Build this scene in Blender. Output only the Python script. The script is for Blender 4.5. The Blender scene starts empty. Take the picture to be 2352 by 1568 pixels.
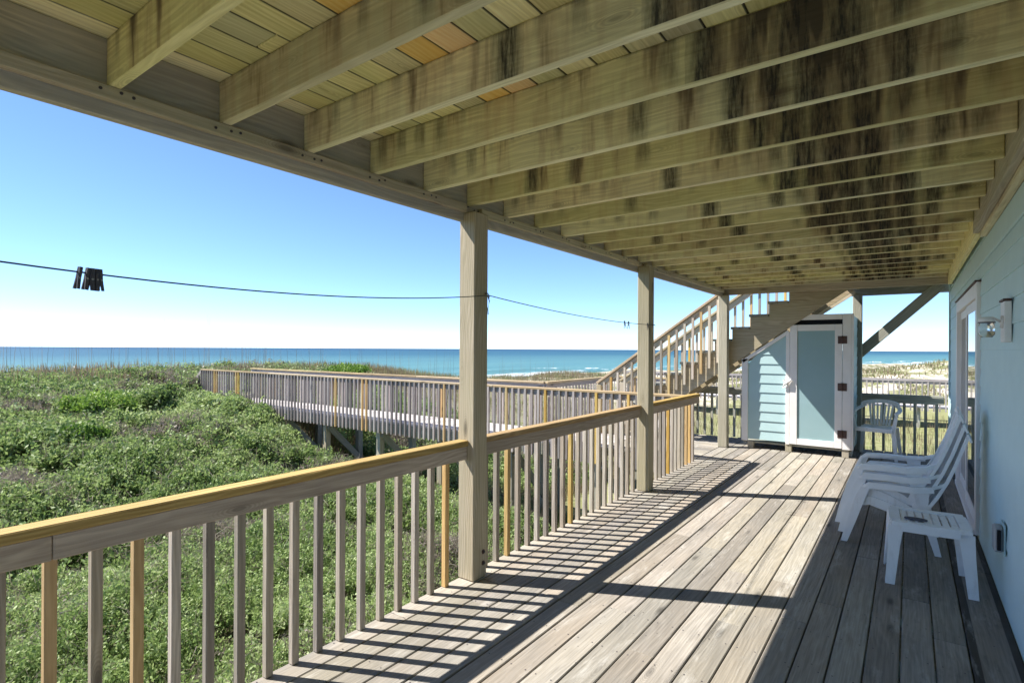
import bpy, bmesh, math, random
import numpy as np
from mathutils import Vector, Matrix, Quaternion
random.seed(7); rng = np.random.default_rng(7)
S = bpy.context.scene; COL = S.collection
R = math.radians

# ---------------------------------------------------------------- camera
CH = 1.53
yaw, roll = R(36.1), R(0.3)
Fv = Vector((-math.sin(yaw), math.cos(yaw), 0)); Rv = Vector((math.cos(yaw), math.sin(yaw), 0)); Uv = Vector((0, 0, 1))
r2 = Rv * math.cos(roll) + Uv * math.sin(roll); u2 = Uv * math.cos(roll) - Rv * math.sin(roll)
cam = bpy.data.cameras.new('camera'); co = bpy.data.objects.new('camera', cam); COL.objects.link(co)
co.matrix_world = Matrix(((r2.x, u2.x, -Fv.x, 0), (r2.y, u2.y, -Fv.y, 0), (r2.z, u2.z, -Fv.z, CH), (0, 0, 0, 1)))
cam.sensor_width = 36; cam.lens = 36 * 1254 / 2352; cam.shift_y = 17.5 / 2352
cam.clip_start = 0.05; cam.clip_end = 60000
S.camera = co
# ---------------------------------------------------------------- light
SUN = Vector((-.777, -.371, 1)).normalized()
EL = math.asin(SUN.z); AZ = math.atan2(SUN.x, SUN.y)
w = bpy.data.worlds.new('World'); S.world = w; w.use_nodes = True
wn = w.node_tree; wn.nodes.clear()
sky = wn.nodes.new('ShaderNodeTexSky'); sky.sky_type = 'NISHITA'; sky.sun_disc = False
sky.sun_elevation = EL; sky.sun_rotation = AZ; sky.altitude = 4000; sky.air_density = 1.0; sky.dust_density = 0.0; sky.ozone_density = 6.0
bg = wn.nodes.new('ShaderNodeBackground'); bg.inputs[1].default_value = 0.09
wo = wn.nodes.new('ShaderNodeOutputWorld')
wn.links.new(sky.outputs[0], bg.inputs[0]); wn.links.new(bg.outputs[0], wo.inputs[0])
sl = bpy.data.lights.new('sun', 'SUN'); sl.energy = 3.9; sl.angle = R(0.5); sl.color = (1, .955, .88)
so = bpy.data.objects.new('sun', sl); COL.objects.link(so); so.rotation_euler = SUN.to_track_quat('Z', 'Y').to_euler()
S.view_settings.view_transform = 'Standard'; S.view_settings.look = 'None'
S.view_settings.exposure = 1.5; S.view_settings.gamma = 1; S.view_settings.use_curve_mapping = False
S.cycles.max_bounces = 12; S.cycles.diffuse_bounces = 8; S.cycles.glossy_bounces = 4; S.cycles.transmission_bounces = 6
S.cycles.use_denoising = True

# ---------------------------------------------------------------- node helpers
class NT:
    def __init__(s, name):
        s.m = bpy.data.materials.new(name); s.m.use_nodes = True; s.t = s.m.node_tree; s.t.nodes.clear()
        s.out = s.t.nodes.new('ShaderNodeOutputMaterial')
    def n(s, typ, ins=None, **kw):
        d = s.t.nodes.new('ShaderNode' + typ)
        for k, v in kw.items(): setattr(d, k, v)
        for k, v in (ins or {}).items():
            i = d.inputs[k]
            if hasattr(v, 'is_linked') or isinstance(v, bpy.types.NodeSocket): s.t.links.new(v, i)
            else: i.default_value = v
        return d
    def math(s, op, a, b=0.5, c=None, clamp=False):
        i = {0: a, 1: b}
        if c is not None: i[2] = c
        return s.n('Math', i, operation=op, use_clamp=clamp).outputs[0]
    def mix(s, f, a, b, blend='MIX'):
        d = s.t.nodes.new('ShaderNodeMix'); d.data_type = 'RGBA'; d.blend_type = blend
        for i, v in ((0, f), (6, a), (7, b)):
            if isinstance(v, bpy.types.NodeSocket): s.t.links.new(v, d.inputs[i])
            elif i and len(v) == 3: d.inputs[i].default_value = (*v, 1)
            else: d.inputs[i].default_value = v
        return d.outputs[2]
    def ramp(s, f, lo, hi, a=0.0, b=1.0):
        return s.n('MapRange', {0: f, 1: lo, 2: hi, 3: a, 4: b}, clamp=True).outputs[0]
    def noise(s, vec, scale, detail=3, rough=.55, dist=0.0):
        return s.n('TexNoise', {'Vector': vec, 'Scale': scale, 'Detail': detail, 'Roughness': rough, 'Distortion': dist}).outputs[0]
    def scale(s, vec, v):
        return s.n('VectorMath', {0: vec, 1: v}, operation='MULTIPLY').outputs[0]
    def addv(s, vec, v):
        return s.n('VectorMath', {0: vec, 1: v}, operation='ADD').outputs[0]
    def finish(s, col, rough=.7, bump=None, bstr=.3, bdist=.003, spec=.3, extra=None):
        p = s.n('BsdfPrincipled', {'Roughness': rough, 'Specular IOR Level': spec})
        if isinstance(col, bpy.types.NodeSocket): s.t.links.new(col, p.inputs[0])
        else: p.inputs[0].default_value = (*col, 1)
        for k, v in (extra or {}).items(): p.inputs[k].default_value = v
        if bump is not None:
            b = s.n('Bump', {'Strength': bstr, 'Distance': bdist, 'Height': bump})
            s.t.links.new(b.outputs[0], p.inputs['Normal'])
        s.t.links.new(p.outputs[0], s.out.inputs[0]); return s.m

def wood(name, light, dark, tint=None, tint_amt=.5, vary=.35, ring=1.0, grime=None, grime_amt=0.0, stain=False, spots=0.0, rough=.75, knots=True, warmsplit=None, edge_w=None, ringw=.20):
    """timber; local x of every board runs along the grain"""
    t = NT(name)
    oc = t.n('TexCoord').outputs['Object']; rnd = t.n('ObjectInfo').outputs['Random']
    pos = t.n('NewGeometry').outputs['Position']
    off = t.n('CombineXYZ', {0: t.math('MULTIPLY', rnd, 37.0), 1: t.math('MULTIPLY', rnd, 11.3), 2: t.math('MULTIPLY', rnd, 23.7)}).outputs[0]
    v = t.addv(oc, off)
    fine = t.noise(t.scale(v, (3.0, 110.0, 110.0)), 1.0, 4, .6)
    warp = t.noise(t.scale(v, (.9, 5.5, 5.5)), 1.0, 3, .5)
    sx = t.n('SeparateXYZ', {0: v}).outputs
    cath = t.math('ADD', t.math('MULTIPLY', t.math('ADD', sx[1], t.math('MULTIPLY', sx[2], .8)), 260.0 * ring), t.math('MULTIPLY', warp, 62.0))
    rings = t.math('POWER', t.math('ADD', t.math('MULTIPLY', t.math('SINE', cath), .5), .5), 1.6)
    g = t.math('ADD', t.math('MULTIPLY', fine, .74), t.math('MULTIPLY', rings, ringw))
    g = t.ramp(g, .26, .64)
    col = t.mix(g, dark, light)
    blotch = t.noise(t.scale(v, (1.6, 6, 6)), 1.0, 4)
    if tint: col = t.mix(t.math('MULTIPLY', t.ramp(blotch, .35, .68), tint_amt), col, tint)
    if warmsplit:   # every n-th board is fresher and warmer
        col = t.mix(t.math('MULTIPLY', t.math('GREATER_THAN', t.math('FRACT', t.math('MULTIPLY', rnd, 7.13)), 1 - warmsplit[1]), .75), col, warmsplit[0])
    if knots:
        vk = t.n('TexVoronoi', {'Vector': t.scale(v, (2.2, 7.5, 7.5)), 'Scale': 1.0, 'Randomness': 1.0})
        kd = t.ramp(vk.outputs['Distance'], .06, .17, 1, 0)
        ksel = t.math('GREATER_THAN', t.n('SeparateXYZ', {0: vk.outputs['Color']}).outputs[0], .50 if stain else .62)
        kr = t.math('MULTIPLY', t.math('MULTIPLY', t.ramp(vk.outputs['Distance'], .14, .34, 1, 0), t.math('ADD', t.math('MULTIPLY', t.math('SINE', t.math('MULTIPLY', vk.outputs['Distance'], 170.0)), .5), .5)), ksel)
        col = t.mix(t.math('MULTIPLY', kr, .45), col, tuple(c * .6 for c in dark))
        kn = t.math('MULTIPLY', kd, ksel)
        col = t.mix(t.math('MULTIPLY', kn, .75), col, tuple(c * .33 for c in dark))
    hs_ = t.n('HueSaturation', {'Hue': t.math('ADD', .5, t.math('MULTIPLY', t.math('SUBTRACT', t.math('FRACT', t.math('MULTIPLY', rnd, 9.7)), .5), .022)), 'Saturation': t.math('ADD', .82, t.math('MULTIPLY', t.math('FRACT', t.math('MULTIPLY', rnd, 5.3)), .34)), 'Color': col}); col = hs_.outputs[0]
    br = t.math('ADD', t.math('MULTIPLY', t.math('SUBTRACT', rnd, .5), vary * 1.4), 1.0)
    br = t.math('MULTIPLY', br, t.ramp(t.noise(t.scale(v, (.7, 2, 2)), 1.0, 2), .3, .7, .86, 1.14))
    col = t.mix(1.0, col, t.n('CombineXYZ', {0: br, 1: br, 2: br}).outputs[0], 'MULTIPLY')
    if edge_w:
        oy = t.n('SeparateXYZ', {0: oc}).outputs[1]
        em = t.ramp(t.math('ADD', t.math('ABSOLUTE', oy), t.math('MULTIPLY', t.noise(t.scale(v, (6, 20, 20)), 1.0, 3), .004)), edge_w, edge_w + .0035)
        col = t.mix(t.math('MULTIPLY', em, .85), col, (.03, .026, .02))
    if grime:
        gm = t.noise(t.scale(pos, (2.2, 1.1, 2)), 1.0, 6, .7)
        col = t.mix(t.math('MULTIPLY', t.ramp(gm, .45, .72), grime_amt), col, grime)
    if spots:
        sp = t.n('TexVoronoi', {'Vector': pos, 'Scale': 17.0}).outputs['Distance']
        spn = t.noise(pos, 1.3, 2)
        col = t.mix(t.math('MULTIPLY', t.math('MULTIPLY', t.ramp(sp, .05, .11, 1, 0), t.ramp(spn, .5, .6)), spots), col, tuple(c * .25 for c in dark))
        # mildew near the house wall: dark feathery stains that stay where they are
        px = t.n('SeparateXYZ', {0: pos}).outputs
        mz = t.ramp(px[0], -.7, .1); ml = t.noise(t.scale(pos, (9, 2.6, 4)), 1.0, 6, .72)
        col = t.mix(t.math('MULTIPLY', t.math('MULTIPLY', t.ramp(ml, .53, .68), mz), .42), col, tuple(c * .4 for c in dark))
        wh = t.noise(t.scale(pos, (10, 1.8, 4)), 1.0, 5, .7)
        col = t.mix(t.math('MULTIPLY', t.ramp(wh, .56, .7), .35), col, (.62, .6, .56))
    if stain:
        px = t.n('SeparateXYZ', {0: pos}).outputs
        sv = t.n('CombineXYZ', {0: t.math('MULTIPLY', px[0], 7.5), 1: t.math('MULTIPLY', px[1], .75), 2: t.math('MULTIPLY', px[2], 1.0)}).outputs[0]
        st = t.noise(sv, 1.0, 4, .62)
        sv2 = t.n('CombineXYZ', {0: t.math('MULTIPLY', px[0], 21.0), 1: t.math('MULTIPLY', px[1], 2.4), 2: t.math('MULTIPLY', px[2], 2.2)}).outputs[0]
        st2 = t.noise(sv2, 1.0, 4, .65)
        # where water ran: heavy around one line of leaking boards near the wall
        z0 = t.ramp(t.math('ABSOLUTE', t.math('ADD', px[0], .30)), .1, 1.5, 1, 0)
        z1 = t.ramp(t.math('ABSOLUTE', t.math('ADD', px[0], .26)), .02, .60, 1, 0)
        top = t.ramp(px[2], 2.49, 2.68, 0, 1)
        nz = t.n('SeparateXYZ', {0: t.n('NewGeometry').outputs['Normal']}).outputs[2]
        side = t.ramp(t.math('ABSOLUTE', nz), .3, .8, 1, 0)
        hz = t.ramp(t.math('ADD', st, t.math('MULTIPLY', z1, .16)), .47, .72)
        col = t.mix(t.math('MULTIPLY', t.math('MULTIPLY', hz, side), .62), col, (.42, .25, .14))
        # water drips through the gaps between the boards above: one streak per gap, of its own strength and length
        wobn = t.math('MULTIPLY', t.math('SUBTRACT', t.noise(t.scale(pos, (26, 3, 2.5)), 1.0, 4, .7), .5), .50)
        cxx = t.math('ADD', t.math('ADD', t.math('MULTIPLY', t.math('ADD', px[0], 2.445), 1 / .1425), .5), wobn)
        cell = t.math('FLOOR', cxx); u = t.math('ABSOLUTE', t.math('SUBTRACT', t.math('SUBTRACT', cxx, cell), .5))
        jy = t.math('FLOOR', t.math('MULTIPLY', t.math('ADD', px[1], 3.0), 1 / .406))
        r1 = t.n('TexWhiteNoise', {'Vector': t.n('CombineXYZ', {0: cell, 1: jy, 2: 3.0}).outputs[0]}).outputs['Value']
        r2 = t.n('TexWhiteNoise', {'Vector': t.n('CombineXYZ', {0: cell, 1: 7.0, 2: 1.0}).outputs[0]}).outputs['Value']
        W_ = t.math('ADD', t.math('MULTIPLY', z0, .14), t.math('MULTIPLY', z1, .42))
        sg = t.math('ADD', t.math('ADD', W_, t.math('MULTIPLY', r1, .34)), t.math('MULTIPLY', r2, .30))
        sg = t.ramp(sg, .32, .86)
        hw = t.math('ADD', .10, t.math('MULTIPLY', sg, .62))
        prof = t.ramp(t.math('DIVIDE', u, hw), .35, 1.2, 1, 0)
        drop = t.math('DIVIDE', t.math('SUBTRACT', 2.671, px[2]), .184)
        reach = t.math('ADD', t.math('MULTIPLY', sg, 2.0), t.math('MULTIPLY', st2, .5))
        lenm = t.ramp(t.math('SUBTRACT', reach, drop), -.05, .45)
        tex = t.ramp(t.noise(t.scale(pos, (60, 5, 9)), 1.0, 5, .7), .3, .6, .5, 1)
        f = t.math('MULTIPLY', t.math('MULTIPLY', t.math('MULTIPLY', prof, lenm), t.math('MULTIPLY', tex, t.ramp(sg, 0, .55, .15, .95))), side)
        # a few broad black blooms
        bl = t.ramp(t.math('ADD', st, t.math('ADD', t.math('MULTIPLY', z1, .12), t.math('MULTIPLY', top, .05))), .62, .74)
        f = t.math('MAXIMUM', f, t.math('MULTIPLY', t.math('MULTIPLY', bl, side), .85))
        col = t.mix(f, col, t.mix(t.ramp(sg, .2, .6), (.10, .075, .055), (.02, .021, .027)))
        edge = t.math('MULTIPLY', t.ramp(t.math('ADD', px[2], t.math('MULTIPLY', st2, .03)), 2.672, 2.69, 0, .8), side)
        col = t.mix(edge, col, (.02, .02, .02))
    return t.finish(col, rough, g, .35, .0025, .25)

def paint(name, c, c2=None, rough=.5, var=.12, bump=.15, scale=6, dirt=None):
    t = NT(name); pos = t.n('TexCoord').outputs['Object']; wp = t.n('NewGeometry').outputs['Position']
    a = t.noise(wp, scale, 5, .6); col = t.mix(t.ramp(a, .3, .7), c, c2 or tuple(x * (1 - var) for x in c))
    if dirt:
        d = t.noise(t.scale(wp, (14, 14, 2.2)), 1.0, 5, .7); col = t.mix(t.math('MULTIPLY', t.ramp(d, .56, .78), .45), col, dirt)
    return t.finish(col, rough, t.noise(wp, 90, 3), bump, .001, .4)

M = {}
M['deck'] = wood('weathered_deck_wood', (.385, .352, .305), (.20, .183, .157), (.335, .28, .205), .35, .28, .8, (.15, .15, .14), .30, spots=.8, rough=.8, edge_w=.068, ringw=.09)
M['joist'] = wood('stained_joist_wood', (.86, .79, .49), (.62, .56, .32), (.64, .62, .34), .45, .22, .9, stain=True)
M['soffit'] = wood('ceiling_plank_wood', (.84, .76, .42), (.60, .53, .26), (.62, .62, .29), .45, .36, 1.0, edge_w=.067)
M['orange'] = wood('fresh_orange_wood', (.95, .73, .34), (.82, .56, .20), (.86, .56, .20), .4, .08, edge_w=.067)
M['beam'] = wood('edge_beam_wood', (.58, .50, .37), (.38, .32, .24), (.42, .41, .26), .5, .15)
M['rim'] = wood('rim_joist_wood', (.66, .56, .43), (.44, .37, .29), (.36, .34, .32), .6, .2)
M['post'] = wood('grey_green_post_wood', (.50, .445, .345), (.30, .265, .19), (.35, .32, .22), .5, .15, 1.3)
M['cap'] = wood('yellow_rail_cap_wood', (.50, .355, .14), (.27, .165, .05), (.38, .27, .10), .3, .12, 1.1)
M['apron'] = wood('weathered_rail_wood', (.52, .43, .33), (.32, .25, .19), (.38, .32, .265), .5, .15)
M['bal'] = wood('weathered_baluster_wood', (.54, .465, .375), (.34, .285, .22), (.40, .345, .285), .5, .45)
M['balnew'] = wood('fresh_baluster_wood', (.68, .475, .20), (.48, .31, .10), (.54, .34, .13), .4, .2)
M['grey'] = wood('silver_walkway_wood', (.42, .375, .345), (.25, .22, .20), (.30, .26, .25), .5, .5)
M['walk'] = wood('walkway_board_wood', (.60, .56, .54), (.42, .38, .36), None, 0, .25)
M['wcap'] = wood('walkway_cap_wood', (.50, .40, .25), (.34, .26, .15), (.44, .33, .17), .4, .25)
M['stair'] = wood('stair_wood', (.54, .45, .32), (.36, .29, .19), (.38, .35, .21), .5, .2)
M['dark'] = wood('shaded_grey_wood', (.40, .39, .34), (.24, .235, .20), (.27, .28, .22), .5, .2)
M['teal_fill'] = paint('fill_lifted_teal_paint', (.56, .72, .735), (.52, .68, .70), .55)  # booth teal made paler for the shaded wall, standing in for missing fill light
M['teal'] = paint('pale_teal_paint', (.43, .59, .605), (.40, .56, .575), .55, dirt=None)
M['teald'] = paint('door_panel_teal_paint', (.29, .43, .455), (.27, .41, .43), .5)
M['white'] = paint('white_trim_paint', (.84, .81, .79), (.78, .75, .73), .5)
M['resin'] = paint('white_resin', (.86, .87, .88), (.80, .81, .82), .35, scale=9, bump=.05, dirt=(.45, .40, .33))
M['iron'] = paint('rusty_iron', (.05, .04, .045), (.13, .06, .035), .6, scale=60)
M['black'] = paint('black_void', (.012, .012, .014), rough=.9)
M['rope'] = paint('dark_line', (.03, .05, .055), rough=.7)
M['pin'] = paint('weathered_clothespin', (.055, .06, .09), (.10, .10, .12), .8, scale=90)
M['alu'] = paint('grey_metal', (.35, .36, .37), rough=.35)
M['nail'] = paint('nail_head', (.06, .05, .06), rough=.6)
def glass(name, c, rough=.02, trans=0.0):
    t = NT(name); return t.finish(c, rough, None, spec=.8, extra={'Transmission Weight': trans, 'IOR': 1.5})
M['glass'] = glass('dark_window_glass', (.03, .04, .045))
M['jar'] = glass('clear_jar_glass', (.9, .95, .97), .05, .9)

# ---------------------------------------------------------------- object helpers
def link(o, parent=None):
    COL.objects.link(o)
    if parent is not None: o.parent = parent; o.matrix_parent_inverse = Matrix()
    return o
def tag(o, label=None, cat=None, group=None, kind=None):
    if label: o['label'] = label
    if cat: o['category'] = cat
    if group: o['group'] = group
    if kind: o['kind'] = kind
    return o
def empty(name, loc=(0, 0, 0), **k):
    o = bpy.data.objects.new(name, None); o.empty_display_size = .2; o.location = loc; link(o); return tag(o, **k)
def placed(o, mw, parent):
    """world matrix mw for a child of an unrotated, unscaled empty"""
    link(o, parent)
    if parent is not None:
        base = parent.location.copy(); q = parent.parent
        while q is not None: base += q.location; q = q.parent
        o.matrix_basis = Matrix.Translation(-base) @ mw
    else: o.matrix_basis = mw
    return o
MC = {}
def boxmesh(L, W, H, bev):
    k = (round(L, 4), round(W, 4), round(H, 4), bev)
    if k in MC: return MC[k].copy() if False else MC[k]
    bm = bmesh.new(); bmesh.ops.create_cube(bm, size=1)
    bmesh.ops.scale(bm, vec=(L, W, H), verts=bm.verts)
    if bev: bmesh.ops.bevel(bm, geom=bm.edges[:], offset=min(bev, W * .3, H * .3), segments=1, affect='EDGES')
    me = bpy.data.meshes.new('board'); bm.to_mesh(me); bm.free(); MC[k] = me; return me
MM = {}
def beam(name, p0, p1, W, H, mat, parent=None, up=(0, 0, 1), bev=.003):
    """box from p0 to p1 (centre line); W across, H along up"""
    p0, p1 = Vector(p0), Vector(p1); x = (p1 - p0); L = x.length; x = x.normalized()
    z = Vector(up) - x * Vector(up).dot(x); z.normalize(); y = z.cross(x)
    base = boxmesh(L, W, H, bev); key = (base.name, mat)
    if key not in MM:
        me = base.copy(); me.materials.append(M[mat]); MM[key] = me
    o = bpy.data.objects.new(name, MM[key]); c = (p0 + p1) / 2
    mw = Matrix(((x.x, y.x, z.x, c.x), (x.y, y.y, z.y, c.y), (x.z, y.z, z.z, c.z), (0, 0, 0, 1)))
    return placed(o, mw, parent)
def box(name, a, b, mat, parent=None, bev=.003):
    """axis-aligned box between corners a, b; grain along its longest side"""
    a, b = Vector(a), Vector(b); d = b - a; i = max(range(3), key=lambda k: abs(d[k])); c = (a + b) / 2
    p0, p1 = c.copy(), c.copy(); p0[i] = a[i]; p1[i] = b[i]
    if i == 2: return beam(name, p0, p1, abs(d.x), abs(d.y), mat, parent, up=(0, 1, 0), bev=bev)
    if i == 0: return beam(name, p0, p1, abs(d.y), abs(d.z), mat, parent, bev=bev)
    return beam(name, p0, p1, abs(d.x), abs(d.z), mat, parent, bev=bev)
def meshobj(name, verts, faces, mat, parent=None, smooth=False, loc=(0, 0, 0)):
    me = bpy.data.meshes.new(name); me.from_pydata([tuple(Vector(v) - Vector(loc)) for v in verts], [], faces)
    bm = bmesh.new(); bm.from_mesh(me); bmesh.ops.recalc_face_normals(bm, faces=bm.faces); bm.to_mesh(me); bm.free()
    me.materials.append(M[mat]); 
    if smooth: me.polygons.foreach_set('use_smooth', [True] * len(me.polygons))
    o = bpy.data.objects.new(name, me)
    return placed(o, Matrix.Translation(loc), parent)
def prism(name, pts, axis, a, b, mat, parent=None):
    """polygon pts (2D) extruded along axis from a to b. axis 'y': pts are (x,z)"""
    n = len(pts)
    f = (lambda p, t: (p[0], t, p[1])) if axis == 'y' else (lambda p, t: (t, p[0], p[1])) if axis == 'x' else (lambda p, t: (p[0], p[1], t))
    vs = [f(p, a) for p in pts] + [f(p, b) for p in pts]
    fs = [list(range(n)), list(range(2 * n - 1, n - 1, -1))] + [[i, (i + 1) % n, n + (i + 1) % n, n + i] for i in range(n)]
    c = sum((Vector(v) for v in vs), Vector()) / len(vs)
    return meshobj(name, vs, fs, mat, parent, loc=c)
def tube_geo(pts, r, n=6, vs=None, fs=None):
    vs = [] if vs is None else vs; fs = [] if fs is None else fs; b = len(vs); pts = [Vector(p) for p in pts]
    for i, p in enumerate(pts):
        d = (pts[min(i + 1, len(pts) - 1)] - pts[max(i - 1, 0)]).normalized()
        a = d.cross(Vector((0, 0, 1))); a = a.normalized() if a.length > .01 else Vector((1, 0, 0)); c = d.cross(a)
        rr = r[i] if isinstance(r, (list, tuple)) else r
        for k in range(n):
            t = 2 * math.pi * k / n; vs.append(p + (a * math.cos(t) + c * math.sin(t)) * rr)
    for i in range(len(pts) - 1):
        for k in range(n): fs.append([b + i * n + k, b + i * n + (k + 1) % n, b + (i + 1) * n + (k + 1) % n, b + (i + 1) * n + k])
    fs.append([b + k for k in range(n)][::-1]); fs.append([b + (len(pts) - 1) * n + k for k in range(n)])
    return vs, fs
def tube(name, pts, r, mat, parent=None, n=8, smooth=True):
    vs, fs = tube_geo(pts, r, n); return meshobj(name, vs, fs, mat, parent, smooth, loc=Vector(pts[0]))
def ribbon(name, pts, side, thick, mat, parent=None, loc=None, smooth=False):
    """rectangular bar swept along pts; side = half-width vector (or list), thick = thickness (or list)"""
    pts = [Vector(p) for p in pts]; n = len(pts); vs = []
    for i, p in enumerate(pts):
        d = (pts[min(i + 1, n - 1)] - pts[max(i - 1, 0)]).normalized()
        s = Vector(side[i]) if isinstance(side, list) else Vector(side); t = thick[i] if isinstance(thick, list) else thick
        nn = d.cross(s).normalized() * t / 2
        vs += [p - s - nn, p + s - nn, p + s + nn, p - s + nn]
    fs = [[0, 1, 2, 3], [4 * n - 1, 4 * n - 2, 4 * n - 3, 4 * n - 4]]
    for i in range(n - 1):
        for k in range(4): fs.append([4 * i + k, 4 * i + (k + 1) % 4, 4 * i + 4 + (k + 1) % 4, 4 * i + 4 + k])
    o = meshobj(name, vs, fs, mat, parent, smooth, loc=loc if loc is not None else pts[0])
    return o

# ---------------------------------------------------------------- terrain
def sm(a, b, x):
    t = np.clip((x - a) / (b - a), 0, 1); return t * t * (3 - 2 * t)
def bump2(x, y, cx, cy, rx, ry): return np.exp(-((x - cx) / rx) ** 2 - ((y - cy) / ry) ** 2)
def wob(x, y):
    return (np.sin(x * .71 + y * .33) + np.sin(x * -.37 + y * .83 + 1.3) + np.sin(x * 1.7 + y * 1.1 + 2.1) * .5 + np.sin(x * .9 - y * 2.1) * .4) / 2.9
def ground(x, y):
    x = np.asarray(x, float); y = np.asarray(y, float); x = x - .36 * np.maximum(0, y - 140)
    crest = .62 - 1.15 * sm(13, 27, y) + .9 * sm(38, 60, y) * 0
    z = -1.75 + (crest + 1.75) * sm(-10.5, -19.5, x) - (crest + 4.0) * sm(-23, -33, x) - .9 * sm(-33, -58, x) - 1.5 * sm(-58, -80, x)
    far = sm(17, 40, y) * sm(-19, -9, x)
    z = z + far * 1.5 + 1.35 * bump2(x, y, 4.5, 42, 6.5, 10) + .2 * bump2(x, y, -6, 34, 4, 6)
    z = z - 2.6 * sm(52, 85, y) * sm(-30, -20, x)
    z = z + .13 * wob(x * 1.3, y * 1.3) * sm(-50, -30, x)
    return z
xs = np.concatenate([np.linspace(-420, -90, 12), np.linspace(-85, -34, 30), np.linspace(-33, 14, 130), np.linspace(16, 60, 10), np.linspace(80, 500, 8)])
ys = np.concatenate([np.linspace(-300, -20, 10), np.linspace(-12, 60, 170), np.linspace(63, 200, 40), np.linspace(240, 1500, 12)])
X, Y = np.meshgrid(xs, ys); Z = ground(X, Y)
V = np.stack([X, Y, Z], -1).reshape(-1, 3); nx, ny = len(xs), len(ys)
I = np.arange(nx * ny).reshape(ny, nx)
Fq = np.stack([I[:-1, :-1], I[:-1, 1:], I[1:, 1:], I[1:, :-1]], -1).reshape(-1, 4)
t = NT('dune_sand'); pos = t.n('NewGeometry').outputs['Position']; sp = t.n('SeparateXYZ', {0: pos}).outputs
n1 = t.noise(pos, .55, 6, .65); n2 = t.noise(pos, 5.0, 5, .7); n3 = t.noise(pos, 38.0, 3, .6)
sand = t.mix(t.ramp(n3, .35, .7), (.52, .45, .37), (.70, .64, .56))
veg = t.mix(t.ramp(n2, .35, .65), (.15, .13, .07), (.20, .23, .09))
vm = t.ramp(t.math('ADD', n1, t.math('MULTIPLY', t.math('SUBTRACT', n2, .5), .6)), .42, .56)
vm = t.math('MAXIMUM', vm, t.math('MULTIPLY', t.math('MULTIPLY', t.ramp(sp[1], 24, 30, 1, 0), t.ramp(sp[0], -22, -18)), .75)); vm = t.math('MULTIPLY', vm, t.ramp(sp[0], -32, -26)); col = t.mix(vm, sand, veg)
litter = t.mix(t.ramp(n2, .3, .7), (.07, .075, .035), (.13, .12, .065))
near = t.math('MULTIPLY', t.ramp(sp[0], -19, -16), t.ramp(sp[1], 6.0, 8.5, 1, 0)); col = t.mix(near, col, litter)
lawn = t.mix(t.ramp(n2, .3, .7), (.17, .20, .07), (.30, .28, .16))
lw = t.math('MULTIPLY', t.math('MULTIPLY', t.ramp(sp[0], -9, -6), t.ramp(sp[1], 9, 11)), t.ramp(sp[1], 26, 32, 1, 0))
col = t.mix(t.math('MULTIPLY', lw, t.ramp(n1, .3, .5)), col, lawn)
wet = t.ramp(sp[0], -60, -52, 1, 0); col = t.mix(t.math('MULTIPLY', wet, .6), col, (.25, .21, .17))
M['sand'] = t.finish(col, .9, n2, .6, .05, .1)
me = bpy.data.meshes.new('ground'); me.from_pydata(V.tolist(), [], Fq.tolist()); me.materials.append(M['sand'])
me.polygons.foreach_set('use_smooth', [True] * len(me.polygons))
tag(link(bpy.data.objects.new('ground', me)), kind='structure', label='dune ground of pale sand and dry grass')

# ---------------------------------------------------------------- sea
SEAZ = -4.75
t = NT('sea_water'); pos = t.n('NewGeometry').outputs['Position']; sp0 = t.n('SeparateXYZ', {0: pos}).outputs
sp = [t.math('SUBTRACT', sp0[0], t.math('MULTIPLY', t.math('MAXIMUM', t.math('SUBTRACT', sp0[1], 140.0), 0.0), .36)), sp0[1], sp0[2]]
band = t.noise(t.scale(pos, (.02, .004, 1)), 1.0, 4, .6)
dist = t.math('ADD', t.math('MULTIPLY', sp[0], -1.0), t.math('MULTIPLY', t.math('SUBTRACT', band, .5), 60.0))
deep = t.ramp(dist, 70, 520)
col = t.mix(deep, (.10, .23, .24), (.032, .105, .155)); col = t.mix(t.ramp(dist, 500, 3000), col, (.018, .062, .125))
b2 = t.noise(t.scale(pos, (.05, .008, 1)), 1.0, 5, .6); col = t.mix(t.math('MULTIPLY', t.ramp(b2, .4, .65), .25), col, (.032, .125, .18))
fn = t.noise(t.scale(pos, (.25, .045, 1)), 1.0, 5, .65); fm = t.noise(t.scale(pos, (1.2, .5, 1)), 1.0, 4, .7)
def surf(c, wdt, thr): 
    d = t.math('ABSOLUTE', t.math('ADD', t.math('ADD', sp[0], c), t.math('MULTIPLY', t.math('SUBTRACT', fn, .5), 16.0)))
    return t.math('MULTIPLY', t.ramp(d, wdt * .45, wdt, 1, 0), t.ramp(fm, thr, thr + .12))
foam = t.math('MAXIMUM', surf(60, 6, .25), t.math('MAXIMUM', surf(76, 4.5, .36), surf(96, 3, .46)))
col = t.mix(t.math('MULTIPLY', foam, .95), col, (.88, .92, .93))
wv = t.math('ADD', t.noise(t.scale(pos, (.35, .12, 1)), 1.0, 5, .6), t.math('MULTIPLY', t.noise(t.scale(pos, (1.4, .8, 1)), 1.0, 3), .3))
M['sea'] = t.finish(col, .5, wv, 1.0, .5, .16)
sx_ = np.concatenate([[-40000, -20000, -9000, -4000, -2000, -1000, -600, -400, -300], np.linspace(-220, -45, 176), [0, 60, 200, 600, 2000, 8000, 40000]])
sy_ = np.concatenate([[-40000, -10000, -2000, -600], np.linspace(-150, 420, 150), [600, 1000, 2000, 5000, 15000, 40000]])
X, Y = np.meshgrid(sx_, sy_)
wave = 0
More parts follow.
